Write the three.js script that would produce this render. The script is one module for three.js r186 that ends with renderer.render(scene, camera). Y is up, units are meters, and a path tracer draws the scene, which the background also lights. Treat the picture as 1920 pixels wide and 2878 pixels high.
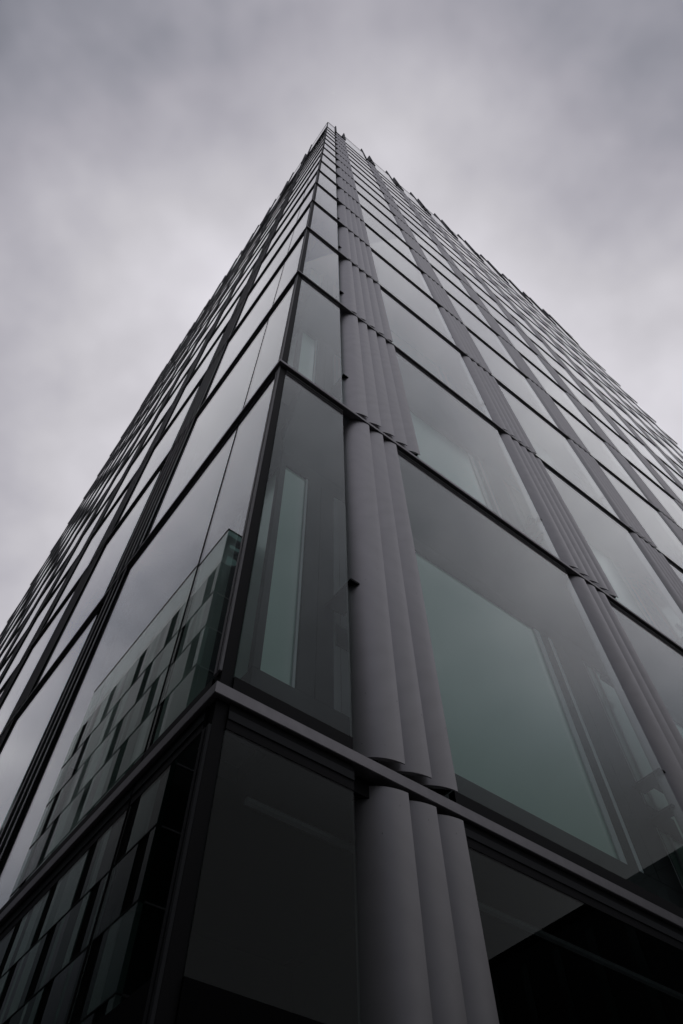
import * as THREE from 'three';
import { mergeGeometries, toCreasedNormals } from 'three/addons/utils/BufferGeometryUtils.js';
import { ImprovedNoise } from 'three/addons/math/ImprovedNoise.js';

// ---------------------------------------------------------------- camera, sky, sun, exposure
const scene = new THREE.Scene();
const GROUND = -4.17;                                   // heights below are measured from the first cornice line, the street lies here
const camera = new THREE.PerspectiveCamera(73.74, 683 / 1024, 0.05, 4000);
camera.position.set(-0.94127, -2.56719 - GROUND, 2.10747);
camera.up.set(-0.51603, 0.52321, 0.67821);
camera.lookAt(camera.position.clone().add(new THREE.Vector3(0.32621, 0.85215, -0.40919)));
scene.add(camera);

const renderer = new THREE.WebGLRenderer({ antialias: true });
renderer.toneMapping = THREE.LinearToneMapping;
renderer.toneMappingExposure = 0.245;
renderer.shadowMap.enabled = true;

const noise = new ImprovedNoise();
function fbm(x, y, z, octaves) {
  let s = 0, a = 0.5, f = 1;
  for (let i = 0; i < octaves; i++) { s += a * noise.noise(x * f, y * f, z * f); f *= 2.03; a *= 0.5; }
  return s;
}
{
  // a closed stratus deck: darker masses of cloud at these directions, thinner and brighter cloud elsewhere
  const masses = [[-0.45, 0.87, -0.11, 0.23, 0.92], [0.26, 0.9, 0.36, 0.21, 0.44], [-0.06, 0.97, 0.2, 0.15, 0.40], [-0.12, 0.77, -0.64, 0.15, 0.62], [-0.42, 0.86, -0.34, 0.17, 0.22],
    [0.26, 0.94, 0.16, 0.11, 0.14], [-0.07, 0.985, -0.07, 0.07, 0.05], [-0.75, 0.55, -0.4, 0.3, 0.2], [0.7, 0.6, -0.4, 0.3, 0.12], [0.2, 0.68, 0.7, 0.32, 0.55], [-0.5, 0.6, 0.62, 0.35, 0.2], [-0.74, 0.56, 0.38, 0.36, 0.8]];
  const W = 1536, H = 768, data = new Float32Array(W * H * 4);
  for (let j = 0; j < H; j++) for (let i = 0; i < W; i++) {
    const el = ((j + 0.5) / H - 0.5) * Math.PI, az = ((i + 0.5) / W - 0.5) * 2 * Math.PI;
    const y = Math.sin(el), x = Math.cos(el) * Math.cos(az), z = Math.cos(el) * Math.sin(az);
    const k = 1 / (Math.max(y, 0) + 0.28), X = x * k, Z = z * k;
    const wx = fbm(X * 1.7 + 4, 1.3, Z * 1.7, 3), wz = fbm(X * 1.7, 7.1, Z * 1.7 + 9, 3);
    let L = 1.245;
    for (const [a, b, c, r, amp] of masses) {
      const dx = x + 0.2 * wx - a, dy = (y - b) * 0.8, dz = z + 0.2 * wz - c;
      L -= amp * Math.exp(-(dx * dx + dy * dy + dz * dz) / (2 * r * r));
    }
    L += 0.20 * fbm(X * 3.4 + wx * 0.35 + 11, 2.2, Z * 3.4 + wz * 0.35, 4) + 0.20 * fbm(X * 8.5 + wx * 0.6, 5.5, Z * 8.5 + 3 + wz * 0.6, 4) + 0.10 * fbm(X * 20, 9.1, Z * 20 + 5, 3);
    const up = Math.min(1, Math.max(0, (y - 0.15 * z - 0.39) / 0.46)); L *= 0.07 + 0.93 * up * up * (3 - 2 * up);
    L = Math.max(0.1, L);
    const t = Math.min(1, Math.max(0, (L - 0.35) / 0.6)), o = (j * W + i) * 4;
    L *= 2.4; data[o] = L * (0.955 + 0.055 * Math.min(1, 2 * t)); data[o + 1] = L * 0.985; data[o + 2] = L * (1.165 - 0.11 * t); data[o + 3] = 1;
    if (y < 0) { data[o] = 2.2; data[o + 1] = 2.2; data[o + 2] = 2.3; }
  }
  const sky = new THREE.DataTexture(data, W, H, THREE.RGBAFormat, THREE.FloatType);
  sky.mapping = THREE.EquirectangularReflectionMapping;
  sky.magFilter = sky.minFilter = THREE.LinearFilter;
  sky.wrapS = THREE.RepeatWrapping;
  sky.needsUpdate = true;
  scene.background = sky; scene.environment = sky;
}
const sun = new THREE.DirectionalLight(new THREE.Color(1, 0.97, 0.95), 0.5);
sun.position.set(48, 52, 40); sun.target.position.set(0, 0, 0);
sun.castShadow = true; sun.shadow.radius = 150; sun.shadow.mapSize.set(2048, 2048);
Object.assign(sun.shadow.camera, { left: -90, right: 90, top: 90, bottom: -90, near: 1, far: 260 });
scene.add(sun, sun.target);

// ---------------------------------------------------------------- materials
function grainTexture(seed, lo, hi, sx, sy, specks) {
  const N = 512, c = document.createElement('canvas'); c.width = c.height = N;
  const g = c.getContext('2d'), im = g.createImageData(N, N);
  for (let j = 0; j < N; j++) for (let i = 0; i < N; i++) {
    const a = (i / N) * 2 * Math.PI, b = (j / N) * 2 * Math.PI;           // wrapped so that the tile repeats without seams
    const n = 0.5 + 0.9 * fbm(Math.cos(a) * sx + seed, Math.sin(a) * sx + Math.cos(b) * sy, Math.sin(b) * sy + seed, 4);
    const v = 255 * (lo + (hi - lo) * Math.min(1, Math.max(0, n)));
    const o = (j * N + i) * 4; im.data[o] = im.data[o + 1] = im.data[o + 2] = v; im.data[o + 3] = 255;
  }
  g.putImageData(im, 0, 0);
  let s = seed * 7919 + 13; const rnd = () => (s = (s * 16807) % 2147483647) / 2147483647;
  for (let k = 0; k < specks; k++) { g.fillStyle = `rgba(20,18,18,${0.2 + 0.5 * rnd()})`; g.beginPath(); g.arc(rnd() * N, rnd() * N, 0.5 + rnd() * 0.9, 0, 7); g.fill(); }
  const t = new THREE.CanvasTexture(c); t.wrapS = t.wrapT = THREE.RepeatWrapping; t.magFilter = THREE.LinearFilter; t.colorSpace = THREE.SRGBColorSpace;
  return t;
}
const lin = (r, g, b) => new THREE.Color().setRGB(r, g, b);
const matt = (color, roughness, specularIntensity) => new THREE.MeshPhysicalMaterial({ color, roughness, specularIntensity, side: THREE.DoubleSide });
const std = (color, roughness, more = {}) => new THREE.MeshStandardMaterial({ color, roughness, side: THREE.DoubleSide, ...more });
const grainA = grainTexture(3, 0.95, 1.0, 0.8, 2.2, 22), grainB = grainTexture(8, 0.92, 1.0, 2.4, 2.4, 0);
const M = {
  fin: std(lin(0.525, 0.512, 0.517), 0.38, { map: grainA, metalness: 0.7 }),
  cornice: std(lin(0.42, 0.405, 0.415), 0.45, { map: grainB, metalness: 0.6 }),
  dark: matt(lin(0.012, 0.012, 0.013), 0.6, 0.35),
  black: matt(lin(0.005, 0.005, 0.006), 0.8, 0.2),
  alu: std(lin(0.36, 0.355, 0.36), 0.45),
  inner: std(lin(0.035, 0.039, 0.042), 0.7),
  soffit: std(lin(0.13, 0.137, 0.15), 0.75),
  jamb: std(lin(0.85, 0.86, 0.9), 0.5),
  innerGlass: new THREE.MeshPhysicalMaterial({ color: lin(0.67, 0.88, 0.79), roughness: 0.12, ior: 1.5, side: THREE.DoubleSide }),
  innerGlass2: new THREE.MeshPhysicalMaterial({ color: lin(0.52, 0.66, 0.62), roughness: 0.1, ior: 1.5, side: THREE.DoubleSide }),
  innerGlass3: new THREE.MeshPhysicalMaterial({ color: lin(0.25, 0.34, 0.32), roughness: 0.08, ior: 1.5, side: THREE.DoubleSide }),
  lobby: std(lin(0.02, 0.023, 0.023), 0.8),
  glass: new THREE.MeshPhysicalMaterial({ color: lin(0.93, 0.986, 0.966), transmission: 1, thickness: 0, roughness: 0.0, ior: 1.32, side: THREE.DoubleSide }),
  blade: std(lin(0.16, 0.157, 0.16), 0.55),
  greenGlass: new THREE.MeshPhysicalMaterial({ color: lin(0.010, 0.04, 0.031), roughness: 0.03, ior: 1.45, specularIntensity: 0.15, side: THREE.DoubleSide }),
  greenGlass2: new THREE.MeshPhysicalMaterial({ color: lin(0.11, 0.205, 0.172), roughness: 0.05, ior: 1.45, specularIntensity: 0.2, side: THREE.DoubleSide }),
  greenGlass3: new THREE.MeshPhysicalMaterial({ color: lin(0.26, 0.385, 0.34), roughness: 0.08, ior: 1.45, specularIntensity: 0.2, side: THREE.DoubleSide }),
  greyGlass: new THREE.MeshPhysicalMaterial({ color: lin(0.075, 0.095, 0.10), roughness: 0.04, ior: 1.4, specularIntensity: 0.35, side: THREE.DoubleSide }),
  darkGreen: new THREE.MeshPhysicalMaterial({ color: lin(0.012, 0.022, 0.019), roughness: 0.1, ior: 1.5, specularIntensity: 0.4, side: THREE.DoubleSide }),
  screen: new THREE.MeshPhysicalMaterial({ color: lin(0.36, 0.45, 0.44), transmission: 1, thickness: 0, roughness: 0.0, ior: 1.6, side: THREE.DoubleSide }),
  sideScreen: new THREE.MeshPhysicalMaterial({ color: lin(0.3, 0.42, 0.39), transmission: 1, thickness: 0, roughness: 0.0, ior: 1.4, side: THREE.DoubleSide }),
  louvre: matt(lin(0.006, 0.010, 0.009), 0.6, 0.3),
  street: std(lin(0.055, 0.054, 0.054), 0.9, { map: grainB }),
  block: std(lin(0.03, 0.03, 0.03), 0.7),
  strip: new THREE.MeshPhysicalMaterial({ color: lin(0.10, 0.13, 0.122), roughness: 0.1, side: THREE.DoubleSide }),
};

// ---------------------------------------------------------------- helpers
let seed = 20240; const rand = () => (seed = (seed * 16807) % 2147483647) / 2147483647;
const counts = new Map();
function numbered(name) {                                // street_lamp, street_lamp_001, ...
  const n = counts.get(name) || 0; counts.set(name, n + 1);
  return n ? `${name}_${String(n).padStart(3, '0')}` : name;
}
function part(name, geometry, material, parent) {
  const m = new THREE.Mesh(geometry, material); m.name = numbered(name); m.castShadow = m.receiveShadow = true;
  parent.add(m); return m;
}
function thing(name, label, category) {
  const g = new THREE.Group(); g.name = numbered(name); g.userData = { label, category }; scene.add(g); return g;
}
// a box between two corners, uv in metres
function box(x0, x1, y0, y1, z0, z1) {
  const g = new THREE.BoxGeometry(Math.abs(x1 - x0), Math.abs(y1 - y0), Math.abs(z1 - z0));
  g.translate((x0 + x1) / 2, (y0 + y1) / 2 - GROUND, (z0 + z1) / 2);
  const p = g.attributes.position, n = g.attributes.normal, uv = g.attributes.uv;
  for (let i = 0; i < p.count; i++) {
    const ax = Math.abs(n.getX(i)), ay = Math.abs(n.getY(i));
    if (ax > 0.5) uv.setXY(i, p.getZ(i), p.getY(i)); else if (ay > 0.5) uv.setXY(i, p.getX(i), p.getZ(i)); else uv.setXY(i, p.getX(i), p.getY(i));
  }
  return g;
}
// the tower's two faces: s runs to the right along the face, o points out of it. 'R' faces +z, 'L' faces -x.
const faceBox = (f, s0, s1, y0, y1, o0, o1) => (f === 'R' ? box(s0, s1, y0, y1, o0, o1) : box(-o1, -o0, y0, y1, s0, s1));
const eye = camera.position;
const dist = (f, s, y, o = 0) => eye.distanceTo(f === 'R' ? new THREE.Vector3(s, y - GROUND, o) : new THREE.Vector3(-o, y - GROUND, s));
// the nearest `most` pieces become parts of their own, the rest one part of kind stuff for each material
function settle(name, pieces, most, parent) {
  pieces.sort((a, b) => a.d - b.d);
  pieces.slice(0, most).forEach((p) => part(name, p.g, p.m, p.parent || parent));
  const rest = new Map();
  pieces.slice(most).forEach((p) => { if (!rest.has(p.m)) rest.set(p.m, []); rest.get(p.m).push(p.g); });
  for (const [m, gs] of rest) part(name, mergeGeometries(gs), m, parent).userData.kind = 'stuff';
}

// ---------------------------------------------------------------- the street
{
  const g = new THREE.PlaneGeometry(3000, 3000); g.rotateX(-Math.PI / 2);
  const uv = g.attributes.uv; for (let i = 0; i < uv.count; i++) uv.setXY(i, uv.getX(i) * 1000, uv.getY(i) * 1000);
  const m = new THREE.Mesh(g, M.street); m.name = 'ground'; m.userData.kind = 'structure'; m.receiveShadow = true; scene.add(m);
}

// ---------------------------------------------------------------- the tower
const tower = thing('office_tower', 'tall dark glass office tower with curved grey fins and a dark cornice at every storey', 'office tower');
const PITCH = 3.3, STEP = 0.184, LAST = 15, TOP = 70.3, RIGHT_END = 33.4, LEFT_END = -34.4;
const CHORD = 0.30;
const finDepth = (t) => 0.006 + 0.02 * t + 0.31 * (1 - Math.sqrt(Math.max(0, 1 - Math.min(1, t / CHORD) ** 2)));
const storeys = [];                                      // [level, y of the sill, y of the head]
storeys.push({ n: -1, y0: GROUND, y1: -0.40 });
for (let n = 0; n <= LAST; n++) storeys.push({ n, y0: n === 0 ? -0.33 : 4 * n, y1: n === LAST ? TOP : 4 * n + 3.95 });
const groupEdge = (f, k, n = 3) => (f === 'R' ? 1.13 + PITCH * k : (n <= 0 ? -3.49 : -3.65) - 3.2 * k);   // first free edge of a bank of fins
const nFins = (n) => (n <= 0 ? 3 : 5);

// cornices: one mitred plate round the corner for every storey
for (let n = 0; n <= LAST; n++) {
  const y0 = n === 0 ? -0.40 : 4 * n - 0.05, y1 = n === 0 ? -0.33 : 4 * n, e = n === 0 ? 0.012 : 0;
  const s = new THREE.Shape();
  s.moveTo(e, -e); s.lineTo(RIGHT_END + 0.05, -e); s.lineTo(RIGHT_END + 0.05, -0.42); s.lineTo(0.42, -0.42); s.lineTo(0.42, LEFT_END - 0.05); s.lineTo(e, LEFT_END - 0.05); s.closePath();
  const g = new THREE.ExtrudeGeometry(s, { depth: y1 - y0 - 0.008, bevelEnabled: true, bevelThickness: 0.004, bevelSize: 0.004, bevelOffset: -0.004, bevelSegments: 1 });
  // the shape lies in x, -z: turn it flat
  const p = g.attributes.position, q = new Float32Array(p.count * 3);
  for (let i = 0; i < p.count; i++) { q[3 * i] = p.getX(i); q[3 * i + 1] = y0 - GROUND + 0.004 + p.getZ(i); q[3 * i + 2] = p.getY(i); }
  g.setAttribute('position', new THREE.BufferAttribute(q, 3));
  const idx = []; for (let i = 0; i < p.count; i += 3) idx.push(i, i + 2, i + 1);
  g.setIndex(idx); g.computeVertexNormals();
  part('cornice', g, M.cornice, tower);
}

// fins
function finGeometry(height) {
  const s = new THREE.Shape(), pts = [];
  for (let i = 0; i <= 12; i++) { const t = CHORD * 0.81 * Math.sin((i / 12) * 1.4) / Math.sin(1.4); pts.push([-t, -finDepth(t)]); }
  for (let i = 12; i >= 0; i--) { const t = CHORD * 0.81 * (i / 12); pts.push([-t - (i === 12 ? 0.001 : 0), -finDepth(t) - 0.006 - 0.024 * Math.sin(Math.PI * Math.min(1, t / 0.24)) ** 2]); }
  s.moveTo(pts[0][0], pts[0][1]); pts.slice(1).forEach(([x, y]) => s.lineTo(x, y)); s.closePath();
  let g = new THREE.ExtrudeGeometry(s, { depth: height, bevelEnabled: false, curveSegments: 1 });
  g.rotateX(-Math.PI / 2);                                // (x, y, z) -> (x, z, -y)
  const p = g.attributes.position; for (let i = 0; i < p.count; i++) p.setZ(i, -p.getZ(i));
  const uv = g.attributes.uv; for (let i = 0; i < p.count; i++) uv.setXY(i, p.getX(i) + 0.5 * p.getZ(i), p.getY(i) * 0.5);
  const idx = []; for (let i = 0; i < p.count; i += 3) idx.push(i, i + 2, i + 1);
  g.setIndex(idx); g = g.toNonIndexed(); g.computeVertexNormals();
  return toCreasedNormals(g, 0.7);
}
const finGeo = { ground: finGeometry(-0.43 - GROUND), low: finGeometry(3.935 + 0.26), plain: finGeometry(3.80), top: finGeometry(2.6) };
const fins = [];
for (const f of ['R', 'L']) for (let k = 0; k < 10; k++) for (const st of storeys) {
  const e1 = groupEdge(f, k, st.n), n = nFins(st.n), last = e1 + STEP * (n - 1);
  const yb = st.n === -1 ? st.y0 : st.n === 0 ? -0.26 : st.y0 + 0.14, yt = st.n === -1 ? -0.43 : st.n === LAST ? 62.75 : st.y1 - 0.01;
  // closing plate behind the fins, with the return towards the next pane
  const yTop = st.n === LAST ? 64.3 : st.y1 - 0.006, back = [faceBox(f, last - 0.024, last - 0.012, yb + 0.02, yTop - 0.02, -0.20, -0.022)];
  if (st.n === -1 || st.n === LAST) back.push(faceBox(f, e1 - 0.02, last - 0.03, st.y0 + 0.004, yTop, -0.30, -0.245));
  else for (const h of [0.3, 1.55, 2.8]) back.push(faceBox(f, e1 - 0.10, last - 0.03, st.y0 + h, st.y0 + h + 0.05, -0.30, -0.245));
  const bank = part('fin_bank', mergeGeometries(back), M.dark, tower);
  const g = st.n === -1 ? finGeo.ground : st.n === 0 ? finGeo.low : st.n === LAST ? finGeo.top : finGeo.plain;
  for (let i = 0; i < n; i++) fins.push({ f, s: e1 + STEP * i, y: yb, g, bank, d: dist(f, e1 + STEP * i, (yb + yt) / 2) });
}
fins.sort((a, b) => a.d - b.d);
const farFins = [];
fins.forEach((p, i) => {
  const m = new THREE.Mesh(p.g, M.fin);
  if (p.f === 'R') m.position.set(p.s, p.y - GROUND, 0); else { m.position.set(0, p.y - GROUND, p.s); m.rotation.y = -Math.PI / 2; }
  if (i < 300) { m.name = numbered('fin'); m.castShadow = m.receiveShadow = true; p.bank.add(m); } else { m.updateMatrix(); const g = p.g.clone(); g.applyMatrix4(m.matrix); farFins.push(g); }
});
part('fin', mergeGeometries(farFins), M.fin, tower).userData.kind = 'stuff';

// glass, rails, joints and the inner wall behind the cavity
const panes = [], rails = [], innerWindows = [], jambs = [], piers = [], joints = [], brackets = [];
for (const f of ['R', 'L']) for (const st of storeys) {
  const n = nFins(st.n), spans = [];
  if (f === 'R') {
    spans.push([0.105, 0.808]);
    for (let k = 0; k < 10; k++) spans.push([groupEdge(f, k) + STEP * (n - 1) + 0.0, k < 9 ? groupEdge(f, k + 1) - 0.32 : RIGHT_END]);
  } else {
    spans.push([-0.757, -0.105], [groupEdge(f, 0, st.n) + STEP * (n - 1), -0.775]);
    for (let k = 1; k < 10; k++) spans.push([groupEdge(f, k, st.n) + STEP * (n - 1), groupEdge(f, k - 1, st.n) - 0.32]);
    spans.push([LEFT_END, groupEdge(f, 9, st.n) - 0.32]);
    joints.push({ g: faceBox(f, -0.774, -0.758, st.n === -1 ? -1.51 : st.y0 + 0.002, st.y1 - 0.142, -0.06, -0.031), m: M.black, d: dist(f, -0.9, st.y0) });
  }
  const head = st.n === -1 ? -0.545 : st.n === LAST ? TOP : st.y1 - 0.14, foot = st.n === -1 ? -1.51 : st.n === 0 ? -0.235 : st.y0 + 0.004;
  for (const [s0, s1] of spans) {
    const d = dist(f, (s0 + s1) / 2, (head + foot) / 2);
    const pg = faceBox(f, s0, s1, foot, head, -0.039, -0.034), pc = pg.boundingBox || (pg.computeBoundingBox(), pg.boundingBox), c = pc.getCenter(new THREE.Vector3());
    pg.translate(-c.x, -c.y, -c.z); pg.rotateY((rand() - 0.5) * 0.0018); if (f === 'R') pg.rotateX((rand() - 0.5) * 0.0014); else pg.rotateZ((rand() - 0.5) * 0.0014); pg.translate(c.x, c.y, c.z);   // no two panes hang quite true
    panes.push({ g: pg, m: M.glass, d });
    if (st.n === LAST) rails.push({ g: faceBox(f, s0, s1, TOP + 0.002, TOP + 0.25, -0.16, -0.02), m: M.dark, d });
    else {
      rails.push({ g: faceBox(f, s0, s1, head + 0.002, st.y1 - 0.003, -0.075, -0.0315), m: M.dark, d });
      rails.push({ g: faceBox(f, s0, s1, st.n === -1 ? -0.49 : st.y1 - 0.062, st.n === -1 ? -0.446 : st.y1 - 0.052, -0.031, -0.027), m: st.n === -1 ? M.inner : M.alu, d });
    }
    if (st.n === 0) rails.push({ g: faceBox(f, s0, s1, -0.326, foot - 0.002, -0.075, -0.031), m: M.dark, d });
    if (st.n === -1) rails.push({ g: faceBox(f, s0, s1, GROUND, foot - 0.002, -0.14, -0.03), m: M.black, d });
  }
}
settle('glass_pane', panes, 290, tower);
settle('rail', rails, 160, tower);
settle('joint', joints, 20, tower);

// corner post with two aluminium beads on the left face
{
  const post = part('corner_post', mergeGeometries([box(0.040, 0.104, GROUND, -0.402, -0.104, -0.040), box(0.040, 0.104, -0.328, TOP, -0.104, -0.040)]), M.dark, tower);
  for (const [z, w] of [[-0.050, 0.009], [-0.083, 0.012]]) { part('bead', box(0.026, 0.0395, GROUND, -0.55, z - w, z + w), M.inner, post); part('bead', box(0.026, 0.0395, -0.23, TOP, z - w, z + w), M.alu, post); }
}

// inner wall, storey by storey
const sills = [], lintels = [], spandrels = [];
const IN = -0.37;
for (const f of ['R', 'L']) for (const st of storeys) {
  const a = f === 'R' ? 0.34 : LEFT_END + 0.1, b = f === 'R' ? RIGHT_END - 0.1 : -0.34;
  const c0 = f === 'R' ? 0.37 : LEFT_END + 0.1, c1 = f === 'R' ? RIGHT_END - 0.1 : -0.37;
  if (st.n === -1) {
    innerWindows.push({ g: faceBox(f, c0, c1, GROUND, -0.56, IN - 1.2, IN - 1.15), m: M.lobby, d: 3 });
    spandrels.push({ g: faceBox(f, c0, c1, -0.50, -0.41, IN - 1.15, -0.08), m: M.dark, d: 3 });
    if (f === 'R') lintels.push({ g: faceBox(f, 0.44, 4.6, -0.56, -0.538, IN - 0.03, IN), m: M.jamb, d: 3 });
    continue;
  }
  if (st.n === LAST) continue;
  const y = 4 * st.n, dd = dist(f, f === 'R' ? 2 : -2, y + 2);
  sills.push({ g: faceBox(f, c0, c1, st.n === 0 ? -0.328 : y + 0.002, y + 0.273, IN - 0.06, IN), m: M.inner, d: dd });
  lintels.push({ g: faceBox(f, c0, c1, y + 2.787, y + 3.007, IN - 0.06, IN), m: M.inner, d: dd });
  // sloping spandrel from the lintel out to the head of the outer glass
  const g = new THREE.BufferGeometry(), P = (s, yy, o) => (f === 'R' ? [s, yy - GROUND, o] : [-o, yy - GROUND, s]);
  const v = [], A = P(a, y + 3.006, IN - 0.001), B = P(b, y + 3.006, IN - 0.001), C = P(b, y + 3.94, -0.08), D = P(a, y + 3.94, -0.08), A2 = P(a, y + 3.94, IN - 0.06), B2 = P(b, y + 3.94, IN - 0.06);
  v.push(...A, ...B, ...C, ...A, ...C, ...D, ...D, ...C, ...B2, ...D, ...B2, ...A2);
  g.setAttribute('position', new THREE.Float32BufferAttribute(v, 3)); g.setAttribute('uv', new THREE.Float32BufferAttribute(new Array(24).fill(0).map((_, i) => (i % 2 ? v[((i - 1) / 2) * 3 + 1] : v[((i / 2)) * 3] + v[((i / 2)) * 3 + 2])), 2)); g.computeVertexNormals();
  spandrels.push({ g, m: M.soffit, d: dd });
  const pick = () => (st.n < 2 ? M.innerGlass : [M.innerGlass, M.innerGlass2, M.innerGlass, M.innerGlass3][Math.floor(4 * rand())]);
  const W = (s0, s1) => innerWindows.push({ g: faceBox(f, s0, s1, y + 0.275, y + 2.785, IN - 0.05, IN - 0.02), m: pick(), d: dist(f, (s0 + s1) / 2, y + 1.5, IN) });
  const Q = (s0, s1) => piers.push({ g: faceBox(f, s0, s1, y + 0.274, y + 2.786, IN - 0.05, IN + 0.002), m: M.inner, d: dist(f, (s0 + s1) / 2, y + 1.5, IN) });
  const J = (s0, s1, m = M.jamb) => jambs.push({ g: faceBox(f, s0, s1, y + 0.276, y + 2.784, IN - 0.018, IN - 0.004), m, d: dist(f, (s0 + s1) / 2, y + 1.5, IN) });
  if (f === 'R') {
    Q(0.37, 0.42); W(0.42, 0.66); J(0.645, 0.662); Q(0.675, 0.80); Q(0.808, 0.945); J(0.945, 1.30);
    W(0.66, 0.675);
    for (let k = 0; k < 10; k++) {
      const x = PITCH * k;
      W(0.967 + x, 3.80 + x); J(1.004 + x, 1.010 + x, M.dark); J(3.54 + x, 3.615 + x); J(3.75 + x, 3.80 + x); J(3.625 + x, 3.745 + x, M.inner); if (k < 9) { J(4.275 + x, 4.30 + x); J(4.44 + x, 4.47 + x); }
      if (k < 9) { Q(3.80 + x, 3.97 + x); Q(3.978 + x, 4.267 + x); } else Q(3.80 + x - 0.2, RIGHT_END - 0.1);
      piers.push({ g: faceBox(f, 0.967 + x, 1.35 + x, y + 0.84, y + 1.05, IN - 0.019, IN + 0.003), m: M.inner, d: dist(f, 1 + x, y + 1) });
    }
  } else {
    Q(-0.42, -0.37); W(-0.66, -0.42); Q(-0.967, -0.66);
    for (let k = 0; k < 10; k++) { const z = -PITCH * k; W(-3.80 + z, -0.967 + z); J(-3.615 + z, -3.54 + z); Q(-4.267 + z + (k === 9 ? 0.3 : 0), -3.80 + z); }
  }
  // thin plates across the cavity at the banks of fins
  for (let k = 0; k < 10; k++) {
    const s = f === 'R' ? groupEdge(f, k) - 0.26 : groupEdge(f, k) + STEP * 4 + 0.0, d = dist(f, s, y + 1.2);
    if (f === 'R') { brackets.push({ g: faceBox(f, s, s + 0.16, y + 1.165, y + 1.185, IN + 0.004, -0.075), m: M.dark, d }); if (k > 0) brackets.push({ g: faceBox(f, s, s + 0.12, y + 0.845, y + 0.865, IN + 0.004, -0.112), m: M.inner, d }); }
  }
}
settle('inner_sill', sills, 20, tower);
settle('lintel', lintels, 20, tower);
settle('spandrel', spandrels, 20, tower);
settle('inner_window', innerWindows, 120, tower);
settle('jamb', jambs, 120, tower);
settle('pier', piers, 120, tower);
settle('bracket', brackets, 60, tower);

// the closed core of the building, its far sides and the roof
part('core', mergeGeometries([box(0.45, RIGHT_END - 0.02, -0.30, 60, LEFT_END + 0.02, -0.45), box(2.2, RIGHT_END - 0.02, GROUND, -0.30, LEFT_END + 0.02, -2.2)]), M.black, tower);

// crown: bars above the topmost fins and upright blades at both ends of every bank
for (const f of ['R', 'L']) for (let k = 0; k < 10; k++) {
  const e1 = groupEdge(f, k), e5 = e1 + STEP * 4;
  part('crown_bar', faceBox(f, e1 - 0.2, e5 + 0.12, 64.31, 64.75, -0.30, -0.005), M.dark, tower);
  for (const s of [e1 - 0.20, e5 + 0.09]) part('blade', faceBox(f, s - 0.02, s + 0.08, 64.76, 75.4 + 0.5 * Math.sin(7 * k), -0.9, 0.02), M.blade, tower);
}

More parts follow.
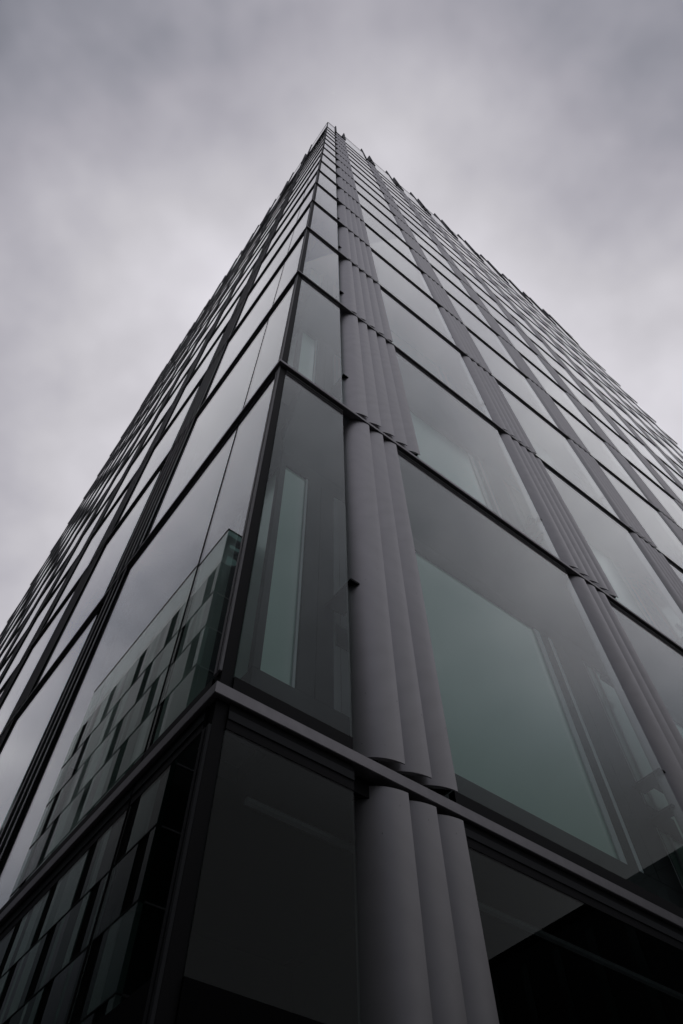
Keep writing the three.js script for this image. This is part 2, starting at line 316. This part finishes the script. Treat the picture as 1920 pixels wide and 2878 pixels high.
// ---------------------------------------------------------------- the block across the alley, seen in the left face's glass
{
  const X = -11.23, Z0 = -29.0, Z1 = -53.8, BAY = 2.755, H0 = 42.25, ST = 3.87, ROOF = 47.0;
  const b = thing('glass_office_block', 'green glass office block with dark louvre strips, mirrored in the tower beside its corner', 'office building');
  part('wall', mergeGeometries([box(X - 22, X - 0.30, GROUND, H0 - 0.1, Z1, Z0 - 0.30)]), M.black, b);
  let r = 5; const rnd = () => (r = (r * 16807) % 2147483647) / 2147483647;
  for (let j = 0; j < 12; j++) {
    const y1 = H0 - ST * j, y0 = j === 11 ? GROUND : y1 - ST;
    if (y1 - 1 < GROUND) break;
    for (let i = 0; i < 9; i++) {
      const za = Z0 - BAY * i, louvred = (i + j) % 2 === 0, zl = za - 0.62, zr = louvred ? zl - 1.25 : null, mats = [M.greenGlass, M.greyGlass, M.greenGlass2, M.greenGlass, M.greenGlass3];
      const put = (a, c) => {
        const split = c + (a - c) * (0.25 + 0.3 * rnd()), curtain = a - c > 1.2 && rnd() < 0.45, m = mats[Math.floor(rnd() * 5)];   // some panels have a pale blind drawn over one side
        part('panel', box(X - 0.29, X, y0 + 0.08, y1, (curtain ? split : c) + 0.008, a - 0.008), m, b);
        if (curtain) part('panel', box(X - 0.29, X - 0.004, y0 + 0.08, y1, c + 0.008, split), mats[2 + Math.floor(rnd() * 3)], b);
      };
      if (louvred) {
        put(za, zl); put(zr, za - BAY);
        const slats = []; for (let k = 0; k < 6; k++) slats.push(box(X - 0.24, X - 0.05, y0 + 0.10, y1, zl - 0.13 - 0.2 * k - 0.03, zl - 0.13 - 0.2 * k));
        part('louvre', mergeGeometries(slats), M.louvre, b);
      } else { put(za, za - BAY * 0.55); put(za - BAY * 0.55, za - BAY); }
    }
    part('floor_band', box(X - 0.28, X + 0.04, y0 + 0.005, y0 + 0.07, Z1 - 0.9, Z0), M.louvre, b);
    part('edge_fin', box(X - 0.03, X - 0.005, y0 + 0.1, y1, Z1 - 1.0, Z1 - 0.02), M.screen, b);
    for (let i = 0; i < 4; i++) part('side_panel', box(X - 0.32 - 3 * (i + 1) + 0.03, X - 0.32 - 3 * i, y0 + 0.10, y1, Z0 - 0.29, Z0), M.darkGreen, b);
    part('side_band', box(X - 12.3, X - 0.30, y0 + 0.01, y0 + 0.09, Z0 - 0.28, Z0 + 0.04), M.alu, b);
  }
  // glass screen round the roof with a steel frame behind it
  for (let i = 0; i < 9; i++) part('roof_screen', box(X - 0.03, X, H0, ROOF, Z0 - BAY * (i + 1) + 0.02, Z0 - BAY * i), M.screen, b);
  for (let i = 0; i < 4; i++) part('roof_screen', box(X - 3 * (i + 1) + 0.02, X - 3 * i - 0.04, H0, ROOF, Z0 - 0.03, Z0), M.sideScreen, b);
  part('coping', mergeGeometries([box(X - 0.06, X + 0.04, ROOF, ROOF + 0.1, Z1, Z0 + 0.04), box(X - 12, X - 0.06, ROOF, ROOF + 0.1, Z0 - 0.06, Z0 + 0.04)]), M.louvre, b);
  const steel = [];
  for (let i = 0; i < 5; i++) steel.push(box(X - 0.6 - 2.9 * i, X - 0.3 - 2.9 * i, H0 - 0.1, ROOF - 0.1, Z0 - 0.7, Z0 - 0.4));
  for (const [ya, yb] of [[0.3, 0.6], [2.2, 2.5], [2.8, 3.0], [3.9, 4.6]]) steel.push(box(X - 12, X - 0.6, H0 + ya, H0 + yb, Z0 - 0.69, Z0 - 0.41));
  for (const [ya, yb] of [[0.2, 0.5], [2.2, 2.5]]) steel.push(box(X - 0.69, X - 0.41, H0 + ya, H0 + yb, Z1, Z0 - 0.7));
  for (let i = 0; i < 3; i++) { const g = new THREE.BoxGeometry(3.6, 0.3, 0.3); g.rotateZ(i % 2 ? 0.62 : -0.62); g.translate(X - 2 - 2.9 * i, H0 + 1.3 - GROUND, Z0 - 0.55); steel.push(g); }
  for (let i = 0; i < 8; i++) steel.push(box(X - 2.2, X - 0.5, H0 + 0.1, H0 + 0.6 + 1.5 * rnd(), Z0 - 3.2 - 2.75 * i, Z0 - 2.2 - 2.75 * i));
  part('roof_frame', mergeGeometries(steel), M.louvre, b);
}

// ---------------------------------------------------------------- darker neighbours whose shade and mirror images the photograph shows
{
  const X = 24.06, b = thing('strip_window_building', 'low dark building with narrow upright strip windows, mirrored in the bottom right glass', 'building');
  const y1 = 12.6;
  part('wall', box(X + 0.05, X + 30, GROUND, y1 - 0.3, 4, 70), M.block, b);
  part('coping', box(X - 0.02, X + 30, y1 - 0.3, y1, 3.9, 70.1), M.black, b);
  for (let i = 0; i < 36; i++) { const z = 5 + 1.78 * i; part('strip_window', box(X + 0.02, X + 0.049, GROUND + 1, y1 - 0.9, z, z + 0.36), M.strip, b); }
}
{
  const b = thing('alley_building', 'plain dark building across the alley beside the green glass block', 'building');
  const X = -13.5;
  part('wall', box(X - 22, X, GROUND, 29, -19, 46), M.block, b);
  for (let j = 0; j < 7; j++) part('window_band', box(X - 0.0, X + 0.05, GROUND + 2 + 4 * j, GROUND + 3.6 + 4 * j, -18.5, 45.5), M.strip, b);
  part('coping', box(X - 22, X + 0.1, 29, 29.4, -19.1, 46.1), M.black, b);
}
scene.traverse((o) => { if (o.isMesh) { o.castShadow = true; o.receiveShadow = true; } });
renderer.render(scene, camera);
